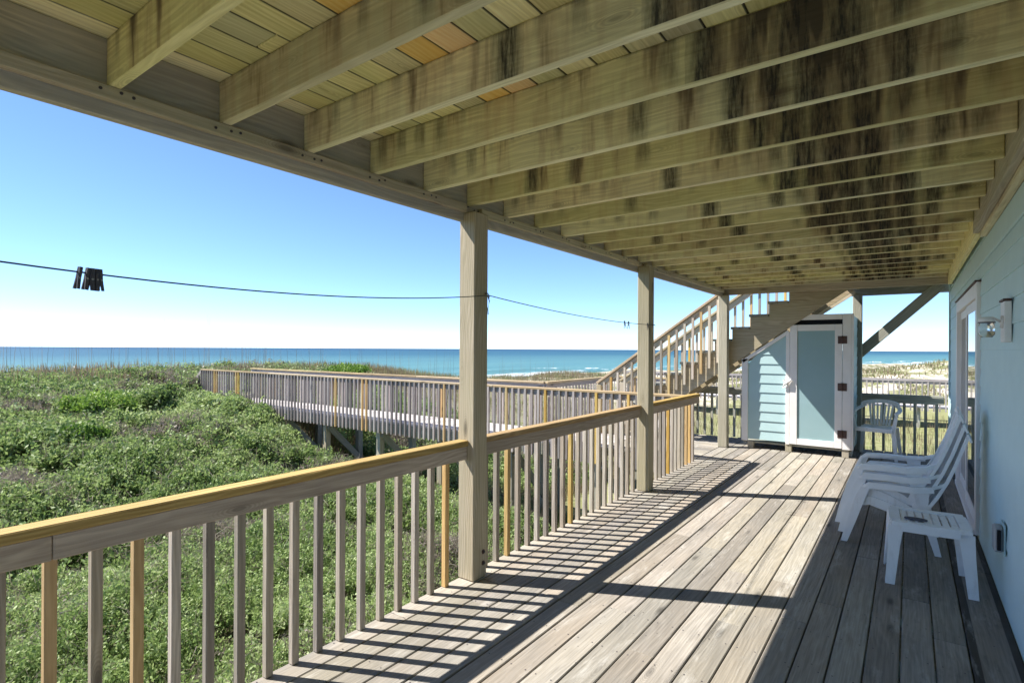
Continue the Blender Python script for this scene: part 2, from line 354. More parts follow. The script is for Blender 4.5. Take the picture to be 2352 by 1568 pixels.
for c, a_, wd in ((61, .25, 2.0), (76, .75, 1.5), (96, .6, 1.8), (120, .35, 2.5), (150, .3, 3)):
    cc = -c + .36 * np.maximum(0, Y - 140) - 4.5 * np.sin(Y * .021 + c) - 2 * np.sin(Y * .07 + c * 2); wave = wave + a_ * np.exp(-((X - cc) / wd) ** 2) * (.6 + .4 * np.sin(Y * .05 + c))
Z = SEAZ + wave * ((Y > -150) & (Y < 420))
V = np.stack([X, Y, Z], -1).reshape(-1, 3); nx, ny = len(sx_), len(sy_); I = np.arange(nx * ny).reshape(ny, nx)
Fq = np.stack([I[:-1, :-1], I[:-1, 1:], I[1:, 1:], I[1:, :-1]], -1).reshape(-1, 4)
me = bpy.data.meshes.new('sea'); me.from_pydata(V.tolist(), [], Fq.tolist()); me.materials.append(M['sea'])
me.polygons.foreach_set('use_smooth', [True] * len(me.polygons))
tag(link(bpy.data.objects.new('sea', me)), kind='structure', label='calm turquoise sea with surf breaking along the beach')

# ---------------------------------------------------------------- deck
DX0, DX1, DY0, DY1 = -2.44, .455, -3.0, 10.13
deck = empty('deck', (0, 0, 0), kind='structure', label='weathered grey board deck under the upper deck')
edges = [-2.44, -2.298, -2.157, -2.017, -1.876, -1.733]
e = -1.733
while e < .36: e += .1415; edges.append(e)
edges[-1] = .464
for i in range(len(edges) - 1):
    x0, x1 = edges[i], edges[i + 1]; gap = .0035 if i != 5 and i != 4 else .005
    cuts = [DY0]; y = DY0 + random.uniform(1.2, 4.0)
    while y < DY1 - .8: cuts.append(y); y += random.choice([2.44, 3.05, 3.66, 4.27])
    cuts.append(DY1)
    for a, b in zip(cuts[:-1], cuts[1:]):
        box('plank', (x0 + gap, a + .0015, -.038 - random.uniform(0, .0015)), (x1 - gap, b - .0015, -random.uniform(0, .0015)), 'deck', deck, bev=.004)
vs_, fs_ = [], []
for jy_ in np.arange(-1.5, 9.9, .406):
    for i in range(len(edges) - 1):
        for q in (.028, .112):
            xq, yq = edges[i] + q, jy_ + random.uniform(-.006, .006); b0 = len(vs_)
            for k in range(6): vs_.append((xq + .0042 * math.cos(k * 1.0472), yq + .0042 * math.sin(k * 1.0472), .0006))
            fs_.append(list(range(b0, b0 + 6)))
tag(meshobj('screw_heads', vs_, fs_, 'nail', deck), kind='stuff')
# side extension beyond the corner, leading to the walkway
for k in range(16):
    y = 7.78 + k * .1425
    if y + .14 > DY1 + .1: break
    box('plank', (-3.9, y + .003, -.038), (-2.446, y + .139, -.001), 'deck', deck, bev=.004)
for y in np.arange(-2.9, 10.1, .61): box('deck_joist', (DX0 + .045, y, -.23), (DX1, y + .038, -.04), 'dark', deck)
box('rim_board', (DX0 + .002, DY0, -.235), (DX0 + .04, 7.75, -.04), 'dark', deck)
box('rim_board', (DX0 + .002, DY1 - .04, -.235), (DX1, DY1, -.04), 'dark', deck)
for x, y in ((-2.36, -1.5), (-2.36, 2.8), (-2.36, 5.68), (-2.36, 9.0), (-2.36, 10.0), (0.3, 10.0), (-.66, 10.0)):
    box('pile', (x - .07, y - .07, float(ground(x, y)) - .3), (x + .07, y + .07, -.24), 'dark', deck)

# ---------------------------------------------------------------- upper deck seen from below
ZJ, ZT = 2.487, 2.671
up = empty('upper_deck', (0, 0, ZJ), label='stained underside of the upper deck with parallel joists and plank ceiling', cat='upper deck')
JY = [.745 + .406 * k for k in range(-9, 21)]
for y in JY: box('joist', (-2.405, y, ZJ), (.372, y + .038, ZT), 'joist', up, bev=.004)
x = -2.445; FRESH = {6: (.80, 2.15), 7: (1.20, 2.0)}
xs_p = []
while x < .45: xs_p.append(x); x += .1425
for k, x in enumerate(xs_p):
    y = -3.3; b = y + random.uniform(1.5, 4)
    while y < 9.1:
        b = min(b, 9.1)
        if k in FRESH: b = FRESH[k][1] if abs(y - FRESH[k][0]) < .01 else (FRESH[k][0] if y < FRESH[k][0] else b)
        mt_ = 'orange' if k in FRESH and abs(y - FRESH[k][0]) < .01 else 'soffit'
        box('ceiling_plank', (x + .0012, y + .001, ZT + .001), (min(x + .1413, .455), b - .002, ZT + .039), mt_, up, bev=.004)
        y = b; b = y + random.choice([2.44, 3.66, 3.05])
box('rim_board', (-2.445, -3.3, 2.38), (-2.407, 9.09, ZT - .001), 'rim', up)
box('rim_board', (-2.405, 9.052, 2.405), (.45, 9.09, ZT - .001), 'beam', up)
for a, b in ((-3.3, 2.74), (2.89, 5.605), (5.755, 8.92)):
    box('ledger_strip', (-2.405, a, 2.435), (-2.369, b, ZJ - .001), 'beam', up)
box('wall_ledger', (.374, -3.3, 2.405), (.412, 5.3, ZT - .002), 'beam', up)
box('wall_ledger', (.414, -3.3, 2.375), (.452, 5.3, ZT - .002), 'joist', up)
box('wall_ledger', (.392, 5.32, 2.40), (.430, 9.05, ZT - .002), 'soffit', up)
nb = bpy.data.meshes.new('nail'); bm = bmesh.new(); bmesh.ops.create_cone(bm, cap_ends=True, segments=8, radius1=.006, radius2=.006, depth=.004); bm.to_mesh(nb); bm.free(); nb.materials.append(M['nail'])
for y in JY[9:24]:
    for d in (-.03, .035, .075):
        o = bpy.data.objects.new('nail', nb); mw = Matrix.Translation((-2.368, y + d, 2.462 + random.uniform(-.008, .008))) @ Matrix.Rotation(R(90), 4, 'Y'); placed(o, mw, up)

# upper landing above the shower, reached by the stair
land = empty('upper_landing', (-.9, 9.1, 2.4), label='small upper landing at the head of the stair behind the upper deck', cat='landing')
for k in range(7): box('plank', (-.95, 9.1 + k * .1425, ZT + .001), (.45, 9.239 + k * .1425, ZT + .039), 'soffit', land)
box('cross_beam', (-.75, 10.06, 2.385), (.45, 10.10, 2.62), 'dark', land)
box('rim_board', (-.68, 9.10, 2.49), (-.642, 10.05, ZT - .001), 'stair', land)
for y in (9.4, 9.75): box('joist', (-.64, y, 2.49), (.45, y + .038, ZT - .002), 'joist', land)

# ---------------------------------------------------------------- posts
def post(label, x0, x1, y0, y1, z1, mat='post', z0=0.0, holes=False, notch=True, name='post'):
    t = empty(name, ((x0 + x1) / 2, (y0 + y1) / 2, z0), label=label, cat='post', group='square timber posts carrying the upper deck')
    box('shaft', (x0, y0, z0 + .001), (x1, y1, z1), mat, t, bev=.008)
    if holes:
        for zz in (.10, .175):
            a = meshobj('bolt_hole', *tube_geo([(x1 - .0005, (y0 + y1) / 2 + .03, zz), (x1 + .003, (y0 + y1) / 2 + .03, zz)], .016, 10), 'iron', t)
            meshobj('bolt', *tube_geo([(x1 + .0031, (y0 + y1) / 2 + .03, zz), (x1 + .012, (y0 + y1) / 2 + .03, zz)], .008, 6), 'nail', t)
    return t
post('nearest and tallest looking square post, two rusty bolts at its foot', -2.443, -2.305, 2.745, 2.885, 2.434, holes=True)
post('middle square post of the deck edge, left of the staircase', -2.405, -2.268, 5.615, 5.75, 2.434)
post('square post standing by the left side of the teal shower booth', -2.462, -2.322, 8.925, 9.05, 2.40)
post('grey shaded post right of the shower booth that the diagonal brace meets', -.72, -.595, 9.90, 10.002, 2.384, mat='dark')
b = beam('diagonal_brace', (-.66, 10.028, 1.47), (.36, 10.028, 2.50), .05, .145, 'dark', bev=.005)
tag(b, 'grey diagonal timber brace rising right from the shaded post to the landing', 'brace')

# ---------------------------------------------------------------- railings
FRESH_MAIN = {0: 1, 2: 1, 15: 1, 20: 1, 27: 1, 40: 1, 41: 1, 45: 1, 50: 1, 51: 1, 54: 1}
def main_railing(label, y0, y1, endcap=False):
    t = empty('railing', (-2.41, (y0 + y1) / 2, 0), label=label, cat='railing', group='deck edge railing sections between the posts')
    box('cap_rail', (-2.436, y0, .889), (-2.348, y1, .927), 'cap', t, bev=.005)
    cuts = [y0, y1] if y0 > 0 else [y0, .585, y1]
    for a, b in zip(cuts[:-1], cuts[1:]): box('top_rail', (-2.396, a, .800), (-2.360, b - .002, .8885), 'apron', t, bev=.004)
    k = -18
    while True:
        y = .571 + k * .1337
        if y > y1 - .036: break
        if y > y0: 
            box('baluster', (-2.434, y, .001), (-2.398, y + .036, .8885), 'balnew' if k in FRESH_MAIN or (k < 0 and k % 3 == 0) else 'bal', t, bev=.003)
        k += 1
main_railing('nearest railing section with yellow cap, left of the nearest post', -1.9, 2.743)
main_railing('middle railing section between the nearest post and the second post', 2.887, 5.612)
main_railing('short far railing section ending at the walkway corner', 5.752, 7.66)
# ---------------------------------------------------------------- walkway over the dunes
WX0, WX1, WY0, WY1 = -16.6, -2.45, 7.70, 8.95
walk = empty('boardwalk', (-9, 8.3, 0), label='long raised boardwalk crossing the dune bushes to the beach', cat='boardwalk')
xx = WX0; n = 0
while xx < -3.95:
    box('plank', (xx + .004, WY0 + .02, -.038), (xx + .138, WY1 - .04, -random.uniform(0, .002)), 'walk', walk, bev=.003); xx += .1425
for y in (WY0 + .02, 8.3, WY1 - .08): box('stringer', (WX0, y, -.235), (-3.9, y + .038, -.04), 'dark', walk)
for x in (-16.3, -14.6, -12.9, -11.2, -9.3, -7.5, -5.8, -4.1):
    for y, s in ((WY0 + .09, 1), (WY1 - .22, -1)):
        g = float(ground(x, y)); box('pile', (x, y, g - .4), (x + .13, y + .13, -.24), 'post' if s > 0 else 'dark', walk, bev=.006)
    g = float(ground(x, 8.3)); beam('cross_brace', (x + .16, WY0 + .15, -.3), (x + .16, WY1 - .15, max(g + .15, -1.25)), .038, .14, 'dark', walk)
def side_rail(label, y, x0, x1, ztop, zbot, out, fresh, spacing=.1337, capm='wcap', name='railing', grp='boardwalk railings', endslope=True):
    t = empty(name, ((x0 + x1) / 2, y, 0), label=label, cat='railing', group=grp)
    x = x0
    while x < x1 - .01:
        b = min(x + 3.66, x1)
        if x1 - b < .5: b = x1
        box('cap_rail', (x + .001, y - .045, ztop - .038), (b - .001, y + .05, ztop), capm, t, bev=.005); x = b
    box('top_rail', (x0, y - out * .0 - .018, ztop - .128), (x1, y + .018, ztop - .0385), 'grey', t)
    x = x0 + .03; k = 0
    while x < x1 - .04:
        a, b = (y - .056, y - .0185) if out < 0 else (y + .0185, y + .056)
        box('baluster', (x, a, zbot), (x + .036, b, ztop - .039), 'balnew' if k in fresh else 'grey', t, bev=.0); x += spacing; k += 1
    return t
fr = {6, 7, 15, 16, 55, 56, 73, 76, 84, 90, 97, 101, 48}
nr = side_rail('near railing of the boardwalk, its pickets reaching below the boards', 7.66, -16.95, -2.45, .895, -.24, -1, fr)
beam('end_rail', (-16.97, 7.66, .84), (-17.9, 7.66, .15), .038, .09, 'grey', nr)
for k in range(6): box('baluster', (-17.08 - k * .134, 7.60, -.3 - k * .1), (-17.044 - k * .134, 7.638, .71 - k * .1), 'grey', nr, bev=0)
side_rail('far railing of the boardwalk seen through the near pickets', 8.98, -16.6, -5.75, .90, -.24, 1, {3, 9, 30, 31, 60})
for k in range(6):
    s = box('step', (-16.68 - k * .27, WY0 + .1, -.2 - k * .18), (-16.42 - k * .27, WY1 - .1, -.16 - k * .18), 'walk', walk)
# branch platform beside the stair, with rails
plat = empty('landing_platform', (-4.8, 10, 0), label='wooden platform at the foot of the stair joining the boardwalk', cat='platform')
for k in range(22):
    y = 8.97 + k * .1425; box('plank', (-5.7, y + .003, -.038), (-3.92, y + .139, -.002), 'walk', plat, bev=.003)
for x in (-5.6, -4.0):
    for y in (9.2, 11.8): box('pile', (x, y, float(ground(x, y)) - .3), (x + .12, y + .12, -.04), 'dark', plat)
def y_rail(label, x, y0, y1, ztop):
    t = empty('railing', (x, (y0 + y1) / 2, 0), label=label, cat='railing', group='boardwalk railings')
    box('cap_rail', (x - .05, y0, ztop - .038), (x + .05, y1, ztop), 'wcap', t)
    box('top_rail', (x - .018, y0, ztop - .128), (x + .018, y1, ztop - .0385), 'grey', t)
    y = y0 + .03
    while y < y1 - .04: box('baluster', (x - .056, y, -.2), (x - .0185, y + .036, ztop - .039), 'grey', t, bev=0); y += .1337
y_rail('short railing on the far left side of the stair foot platform', -5.73, 8.98, 12.1, .90)
side_rail('railing closing the beach side of the stair foot platform', 12.13, -5.7, -3.9, .90, -.2, 1, {2, 7}, endslope=False)
# back railing of the deck
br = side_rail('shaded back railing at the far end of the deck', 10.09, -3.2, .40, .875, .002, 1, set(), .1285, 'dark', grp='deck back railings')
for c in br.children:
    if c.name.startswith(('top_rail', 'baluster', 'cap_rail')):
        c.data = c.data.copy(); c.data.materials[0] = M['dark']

# ---------------------------------------------------------------- stair
st = empty('staircase', (-3, 9.6, 0), label='timber staircase climbing right from the platform to the upper deck', cat='staircase')
SL = .19 / .272; XB = -4.76
def nose(x): return (x - XB) * SL
NT_ = 14
def saw(y0, y1):
    pts = []
    for k in range(NT_):
        xa = XB + .272 * k; pts += [(xa + .02, .19 * k), (xa + .02, .19 * (k + 1) - .04)] if k else [(xa + .02, 0), (xa + .02, .15)]
    xe = XB + .272 * NT_; pts.append((xe, .19 * NT_ - .04)); pts.append((xe, nose(xe) - .42)); pts.append((XB + .60, 0.0))
    return pts
pts = saw(0, 0)
clean = []
for k in range(NT_): 
    xa = XB + .272 * k + .02; z0 = max(.19 * k - .04, 0); clean += [(xa, z0), (xa, .19 * (k + 1) - .04)]
xe = XB + .272 * NT_; clean += [(xe, .19 * NT_ - .2), (xe + .26, .19 * NT_ - .2), (xe + .26, nose(xe + .26) - .42), (XB + .60, 0.0)]
for y in (9.10, 9.60, 10.0): prism('stringer', clean, 'y', y, y + .04, 'stair', st)
for k in range(NT_ - 1):
    xa = XB + .272 * k; z = .19 * (k + 1)
    for q in (0, 1): box('tread', (xa + q * .142, 9.075, z - .038), (xa + q * .142 + .138, 10.06, z), 'dark', st, bev=.003)
def stair_rail(label, y, x0, x1, h, out):
    t = empty('handrail', ((x0 + x1) / 2, y, 0), label=label, cat='handrail', group='staircase handrails')
    beam('cap_rail', (x0, y, nose(x0) + h), (x1, y, nose(x1) + h), .09, .038, 'wcap', t)
    beam('top_rail', (x0, y, nose(x0) + h - .085), (x1, y, nose(x1) + h - .085), .036, .09, 'stair', t)
    x = x0 + .02; k = 0
    box('newel_post', (x0 + .002, y - .045, .0), (x0 + .091, y + .045, nose(x0) + h - .03), 'stair', t)
    x += .12
    while x < x1 - .05:
        ya, yb = (y - .056, y - .0185) if out < 0 else (y + .0185, y + .056)
        box('baluster', (x, ya, nose(x) - .24), (x + .036, yb, nose(x) + h - .075), 'balnew' if k % 4 == 1 else 'bal', t, bev=0); x += .1337; k += 1
stair_rail('near handrail of the staircase rising behind the deck posts', 9.075, -4.66, -2.44, .845, -1)
stair_rail('far handrail of the staircase', 10.06, -4.66, -1.0, .845, 1)

# ---------------------------------------------------------------- shower booth
YB = 9.13; sc_ = YB / 9.0
def bp(x, z): return (x * sc_, CH + (z - CH) * sc_)
bth = empty('shower_booth', (-1.4, 9.3, 0), label='teal outdoor shower booth under the stair with white framed door', cat='shower booth')
L0, R0 = bp(-2.12, 0)[0], bp(-.665, 0)[0]; zb = .115
def roofz(x): return nose(x) - .455
YF = YB
# body (back, right and roof panels)
box('back_panel', (L0 + .03, 9.93, zb), (R0 - .01, 9.95, 1.38), 'teal', bth)
nb_ = 13; ex = .147
for k in range(nb_):        # lap siding on the front left panel, each board clipped by the sloping trim
    z0 = zb + .03 + k * ex; z1 = z0 + ex + .012; xl, xr = bp(-2.03, 0)[0], bp(-1.50, 0)[0]
    if z0 > roofz(xr) - .05: break
    xa0 = max(xl, XB + (z0 + .455 + .05) / SL); xa1 = max(xl, XB + (z1 + .455 + .05) / SL); 
    zt = min(z1, roofz(xr) - .04)
    pts = [(xa0, z0), (xr, z0), (xr, zt)]
    if xa1 < xr: pts.append((xa1, z1))
    y0b, y1b = YF + .004, YF + .022
    vs = []; n_ = len(pts)
    for (px_, pz) in pts:
        yo = YF + .004 + .012 * (pz - z0) / ex; vs.append((px_, yo, pz))
    vs += [(p_[0], YF + .03, p_[1]) for p_ in pts]
    fs = [list(range(n_)), list(range(2 * n_ - 1, n_ - 1, -1))] + [[i, (i + 1) % n_, n_ + (i + 1) % n_, n_ + i] for i in range(n_)]
    meshobj('siding_board', vs, fs, 'teal', bth, loc=(xr, YF, z0))
box('corner_trim', (L0, YF - .012, zb), (bp(-2.03, 0)[0], YF + .03, roofz(L0 + .09) - .03), 'white', bth)
beam('sloping_trim', (L0 + .01, YF + .005, roofz(L0 + .01) - .02), (bp(-1.46, 0)[0], YF + .005, roofz(bp(-1.46, 0)[0]) - .02), .034, .05, 'white', bth)
xj = bp(-1.497, 0)[0]; xj2 = bp(-1.446, 0)[0]
box('door_jamb', (xj, YF - .014, zb + .0), (xj2, YF + .03, roofz(xj) - .01), 'white', bth)
xd0, xd1 = bp(-1.442, 0)[0], bp(-.775, 0)[0]; zd1 = bp(0, 1.908)[1]
box('door_jamb', (xd1 + .004, YF - .014, zb - .0), (R0, YF + .03, bp(0, 2.055)[1]), 'white', bth)
box('head_trim', (bp(-1.32, 0)[0], YF - .014, bp(0, 1.978)[1]), (xd1 + .002, YF + .03, bp(0, 2.055)[1]), 'white', bth)
box('slot_shade_sheet', (xj2, YF + .10, 1.7), (xd1, YF + .12, 2.02), 'black', bth, bev=0)  # black sheet standing in for the shade inside, behind the slot above the door
dr = empty('door', (xd0, YF, zb)); 
dr.parent = bth; dr.location = Vector((xd0, YF, zb)) - bth.location
y0d, y1d = YF - .018, YF + .018
box('stile', (xd0, y0d, zb + .012), (xd0 + .098, y1d, zd1), 'white', dr); box('stile', (xd1 - .092, y0d, zb + .012), (xd1, y1d, zd1), 'white', dr)
box('rail_board', (xd0 + .1, y0d + .001, zb + .012), (xd1 - .094, y1d, zb + .10), 'white', dr); box('rail_board', (xd0 + .1, y0d + .001, zd1 - .09), (xd1 - .094, y1d, zd1), 'white', dr)
box('door_panel', (xd0 + .098, YF - .002, zb + .09), (xd1 - .092, YF + .008, zd1 - .08), 'teald', dr, bev=0)
for z in (1.685, 1.018, .351):
    zz = bp(0, z)[1]; box('hinge', (xd1 - .055, YF - .024, zz - .055), (xd1 - .002, YF - .0185, zz + .055), 'iron', dr, bev=.002); box('hinge', (xd1 + .006, YF - .022, zz - .055), (xd1 + .06, YF - .0145, zz + .055), 'iron', bth, bev=.002)
    tube('hinge_pin', [(xd1 + .002, YF - .026, zz - .058), (xd1 + .002, YF - .026, zz + .058)], .007, 'iron', dr)
hz_ = bp(0, 1.05)[1]; hx = bp(-1.476, 0)[0]
lat = empty('knotted_cord', (hx, YF - .03, hz_), label='white knotted cord tied as a latch on the shower door edge', cat='cord')
vs, fs = tube_geo([(hx - .055, YF - .03, hz_ - .05), (hx - .03, YF - .045, hz_ - .02), (hx, YF - .05, hz_), (hx + .04, YF - .04, hz_ + .03), (hx + .06, YF - .03, hz_ + .045)], [.008, .018, .022, .016, .008], 7)
meshobj('cord_knot', vs, fs, 'white', lat, True, loc=(hx, YF - .04, hz_))
tube('cord_end', [(hx - .01, YF - .045, hz_ + .01), (hx - .05, YF - .05, hz_ + .03), (hx - .03, YF - .03, hz_ + .045)], .009, 'white', lat)
tube('cord_end', [(hx + .01, YF - .045, hz_ - .01), (hx + .0, YF - .04, hz_ - .06), (hx - .06, YF - .035, hz_ - .075)], .008, 'white', lat)
for k in range(14): 
    z0 = zb + k * ex
    if z0 > 1.98: break
    beam('siding_board', (R0 + .012, YF + .03, z0 + ex / 2), (R0 + .012, 9.93, z0 + ex / 2), .012, ex + .008, 'teal', bth, up=(.06, 0, 1), bev=0)
box('corner_trim', (R0 + .001, YF - .012, zb), (R0 + .028, YF + .06, bp(0, 2.055)[1]), 'white', bth)
for x in (L0 + .09, xj - .005, xd1 + .0): box('foot_block', (x, YF + .0, .001), (x + .085, YF + .085, zb - .002), 'post', bth)
box('floor_board', (L0 + .02, YF + .035, zb - .03), (R0, 9.92, zb - .005), 'dark', bth)

# ---------------------------------------------------------------- house
XW = .455
hs = empty('house', (XW, 4, 0), label='pale teal lap sided house wall along the right of the deck', cat='house')
box('wall', (XW + .03, -3.2, -.4), (XW + .13, 9.97, 2.9), 'teal_fill', hs, bev=0)
DY_0, DY_1, DZ = 5.84, 8.27, 2.10     # door opening incl. trim
for k in range(22):
    z0 = -.06 + k * .1455; z1 = z0 + .156
    for a, b in ((-3.2, DY_0 - .002), (DY_1 + .002, 9.89)) if z0 < DZ - .02 else ((-3.2, 9.89),):
        if z0 < 0: z0_ = .004
        else: z0_ = z0
        beam('siding_board', (XW + .013, a, (z0_ + z1) / 2), (XW + .013, b, (z0_ + z1) / 2), .010, z1 - z0_, 'teal_fill', hs, up=(.058, 0, 1), bev=0)
box('corner_trim', (XW - .012, 9.892, -.2), (XW + .03, 9.985, 2.66), 'teal_fill', hs)
box('frieze_board', (XW - .006, -3.2, 2.22), (XW + .008, 9.88, 2.372), 'teal_fill', hs)
# sliding door
sd = empty('sliding_door', (0, 0, 0)); sd.parent = hs; sd.location = Vector((XW, DY_0, 0)) - hs.location
box('trim', (XW - .018, DY_0, .03), (XW + .03, DY_0 + .11, DZ), 'white', sd); box('trim', (XW - .018, DY_1 - .11, .03), (XW + .03, DY_1, DZ), 'white', sd)
box('trim', (XW - .018, DY_0 + .112, DZ - .12), (XW + .03, DY_1 - .112, DZ), 'white', sd)
box('head_flashing', (XW - .032, DY_0 - .02, DZ + .001), (XW + .03, DY_1 + .02, DZ + .012), 'iron', sd, bev=.001)
box('sill', (XW - .03, DY_0 + .112, .004), (XW + .03, DY_1 - .112, .05), 'white', sd)
ya, yb = DY_0 + .115, DY_1 - .115; ym = (ya + yb) / 2
for a, b, xo in ((ya, ym + .04, -.004), (ym - .04, yb, .016)):
    box('door_stile', (XW + xo, a, .055), (XW + xo + .018, a + .075, DZ - .125), 'white', sd); box('door_stile', (XW + xo, b - .075, .055), (XW + xo + .018, b, DZ - .125), 'white', sd)
    box('door_rail', (XW + xo + .001, a + .077, .055), (XW + xo + .017, b - .077, .16), 'white', sd); box('door_rail', (XW + xo + .001, a + .077, DZ - .21), (XW + xo + .017, b - .077, DZ - .125), 'white', sd)
    box('pane', (XW + xo + .007, a + .075, .16), (XW + xo + .011, b - .075, DZ - .21), 'glass', sd, bev=0)
# wall lamp
lm = empty('wall_lamp', (XW, 4.2, 1.7), label='weathered white jar lamp on a block beside the sliding door', cat='lamp')
box('mounting_block', (XW - .028, 4.11, 1.585), (XW + .004, 4.27, 1.815), 'white', lm)
box('block_cap', (XW - .034, 4.10, 1.817), (XW + .004, 4.28, 1.829), 'iron', lm, bev=.001)
tube('rosette', [(XW - .028, 4.17, 1.70), (XW - .038, 4.17, 1.70)], .036, 'white', lm, 16)
tube('arm', [(XW - .038, 4.17, 1.70), (XW - .055, 4.17, 1.715), (XW - .075, 4.17, 1.725), (XW - .09, 4.17, 1.722)], .007, 'white', lm)
JX = XW - .098
tube('lamp_cap', [(JX, 4.17, 1.729), (JX, 4.17, 1.720), (JX, 4.17, 1.695)], [.028, .037, .038], 'white', lm, 20)
tube('jar', [(JX, 4.17, 1.694), (JX, 4.17, 1.67), (JX, 4.17, 1.63), (JX, 4.17, 1.612)], [.033, .038, .038, .026], 'jar', lm, 20)
tube('cap_ring', [(JX, 4.17, 1.700), (JX, 4.17, 1.695)], .040, 'iron', lm, 20)
# weatherproof socket
sk = empty('socket_cover', (XW, 4.33, .4), label='small weatherproof socket cover low on the teal wall', cat='socket')
box('cover', (XW - .05, 4.30, .345), (XW - .006, 4.40, .495), 'alu', sk, bev=.01)
box('cover_back', (XW - .006, 4.29, .33), (XW + .003, 4.44, .51), 'teal', sk)
box('lid_slot', (XW - .036, 4.285, .36), (XW - .018, 4.2995, .48), 'black', sk)

# ---------------------------------------------------------------- resin furniture
def resin_highback(label, ox, oy, oz):
    """high-back stacking armchair facing -X; y is its width"""
    t = empty('resin_armchair', (ox, oy, oz), label=label, cat='chair', group='stacked white resin armchairs')
    def P(x, y, z): return (ox + x, oy + y, oz + z)
    W = .285
    for s in (-1, 1):
        ribbon('front_leg', [P(-.445, s * (W + .005), .0), P(-.40, s * W, .16), P(-.345, s * (W - .01), .34), P(-.295, s * (W - .01), .468)], [(.022, 0, .0), (.032, 0, .0), (.035, 0, 0), (.03, 0, 0)], .012, 'resin', t)
        ribbon('front_leg', [P(-.455, s * (W - .02), .001), P(-.418, s * (W - .025), .16), P(-.363, s * (W - .035), .34), P(-.31, s * (W - .03), .46)], (0, .028, 0), .012, 'resin', t)
        ribbon('rear_leg', [P(.155, s * (W - .02), .0), P(.105, s * (W - .02), .2), P(.06, s * (W - .02), .36), P(.05, s * (W - .01), .475)], [(.02, 0, 0), (.028, 0, 0), (.035, 0, 0), (.05, 0, 0)], .014, 'resin', t)
        ribbon('armrest', [P(-.315, s * (W - .02), .455), P(-.28, s * (W - .02), .485), P(-.15, s * (W - .015), .49), P(.0, s * (W - .01), .487), P(.12, s * (W - .03), .50), P(.19, s * (W - .06), .53)], [(0, .024, 0), (0, .036, 0), (0, .038, 0), (0, .034, 0), (0, .026, 0), (0, .018, 0)], .022, 'resin', t)
        ribbon('armrest_lip', [P(-.30, s * (W + .015), .462), P(-.15, s * (W + .02), .47), P(.0, s * (W + .02), .467), P(.13, s * (W + .0), .485)], (0, .004, 0), .03, 'resin', t)
    prof = [(-.30, .385), (-.33, .36), (-.28, .372), (-.15, .335), (.0, .27), (.06, .26)]
    seat = [(-.335, .30), (-.325, .365), (-.27, .375), (-.15, .34), (-.04, .285), (.035, .262)]
    ribbon('seat', [P(x, 0, z) for x, z in seat], [(0, .22, 0)] + [(0, .25, 0)] * 4 + [(0, .23, 0)], .012, 'resin', t, smooth=True)
    for s in (-1, 1): ribbon('seat_side', [P(x, s * .252, z - .03) for x, z in seat[1:]] + [P(.08, s * .25, .33)], (0, .005, 0), .07, 'resin', t)
    back = [(.045, .27), (.085, .33), (.145, .43), (.205, .55), (.26, .69), (.30, .815), (.325, .90)]
    for s in (-1, 1):
        ribbon('back_stile', [P(x, s * (.215 + .03 * math.sin(i)), z) for i, (x, z) in enumerate(back)], (0, .03, 0), .022, 'resin', t)
    for k in range(5):
        y = -.145 + k * .0725
        ribbon('back_slat', [P(x + .004, y, z) for x, z in back[1:]], (0, .026, 0), .008, 'resin', t)
    ribbon('back_rail', [P(.333, y, .885 + .045 * math.cos(y * 6.2)) for y in np.linspace(-.235, .235, 9)], (-.012, 0, .028), .014, 'resin', t)
    ribbon('back_rail', [P(.15, y, .44) for y in (-.2, 0, .2)], (-.014, 0, -.02), .012, 'resin', t)
    return t
for k, (l) in enumerate(('bottom chair of the white resin stack, its feet on the deck', 'middle chair of the white resin stack by the sliding door', 'topmost chair of the white resin stack by the sliding door')):
    resin_highback(l, .02 - .022 * k, 5.43 + .01 * k, .002 + .069 * k)

def monobloc(label, ox, oy, oz, ang):
    t = empty('resin_chair', (ox, oy, oz), label=label, cat='chair')
    ca, sa = math.cos(ang), math.sin(ang)
    def P(x, y, z): return (ox + x * ca - y * sa, oy + x * sa + y * ca, oz + z)
    def D(x, y, z=0): return (x * ca - y * sa, x * sa + y * ca, z)
    # faces -y
    for s in (-1, 1):
        ribbon('front_leg', [P(s * .275, -.25, 0), P(s * .255, -.235, .2), P(s * .235, -.22, .42), P(s * .262, -.2, .60), P(s * .262, -.16, .655)], [D(.018, 0), D(.024, 0), D(.026, 0), D(.018, 0), D(.02, 0)], .026, 'resin', t)
        ribbon('rear_leg', [P(s * .25, .27, 0), P(s * .225, .235, .2), P(s * .205, .2, .42)], [D(.018, 0), D(.024, 0), D(.028, 0)], .028, 'resin', t)
        ribbon('armrest', [P(s * .262, -.18, .65), P(s * .268, -.05, .662), P(s * .262, .1, .675), P(s * .235, .22, .70), P(s * .20, .265, .72)], D(.026, 0), .018, 'resin', t)
    ribbon('seat', [P(0, -.255, .385), P(0, -.25, .43), P(0, -.15, .425), P(0, 0, .405), P(0, .15, .405), P(0, .2, .43)], [D(.23, 0)] * 4 + [D(.2, 0)] * 2, .02, 'resin', t)
    for k in range(7):
        x = -.135 + k * .045; yb = .22 + .05 * math.cos(x * 6)
        ribbon('back_slat', [P(x * .8, yb - .02, .44), P(x * .95, yb + .02, .58), P(x * 1.1, yb + .055, .745)], D(.013, 0), .01, 'resin', t)
    arc = [P(.235 * math.sin(a), .20 + .10 * math.cos(a), .72 + .065 * math.cos(a)) for a in np.linspace(-1.5, 1.5, 13)]
    ribbon('back_rail', arc, (0, 0, .028), .018, 'resin', t)
    return t
monobloc('white monobloc chair by the back railing, beside the shower booth', -.385, 9.50, .001, R(-8))

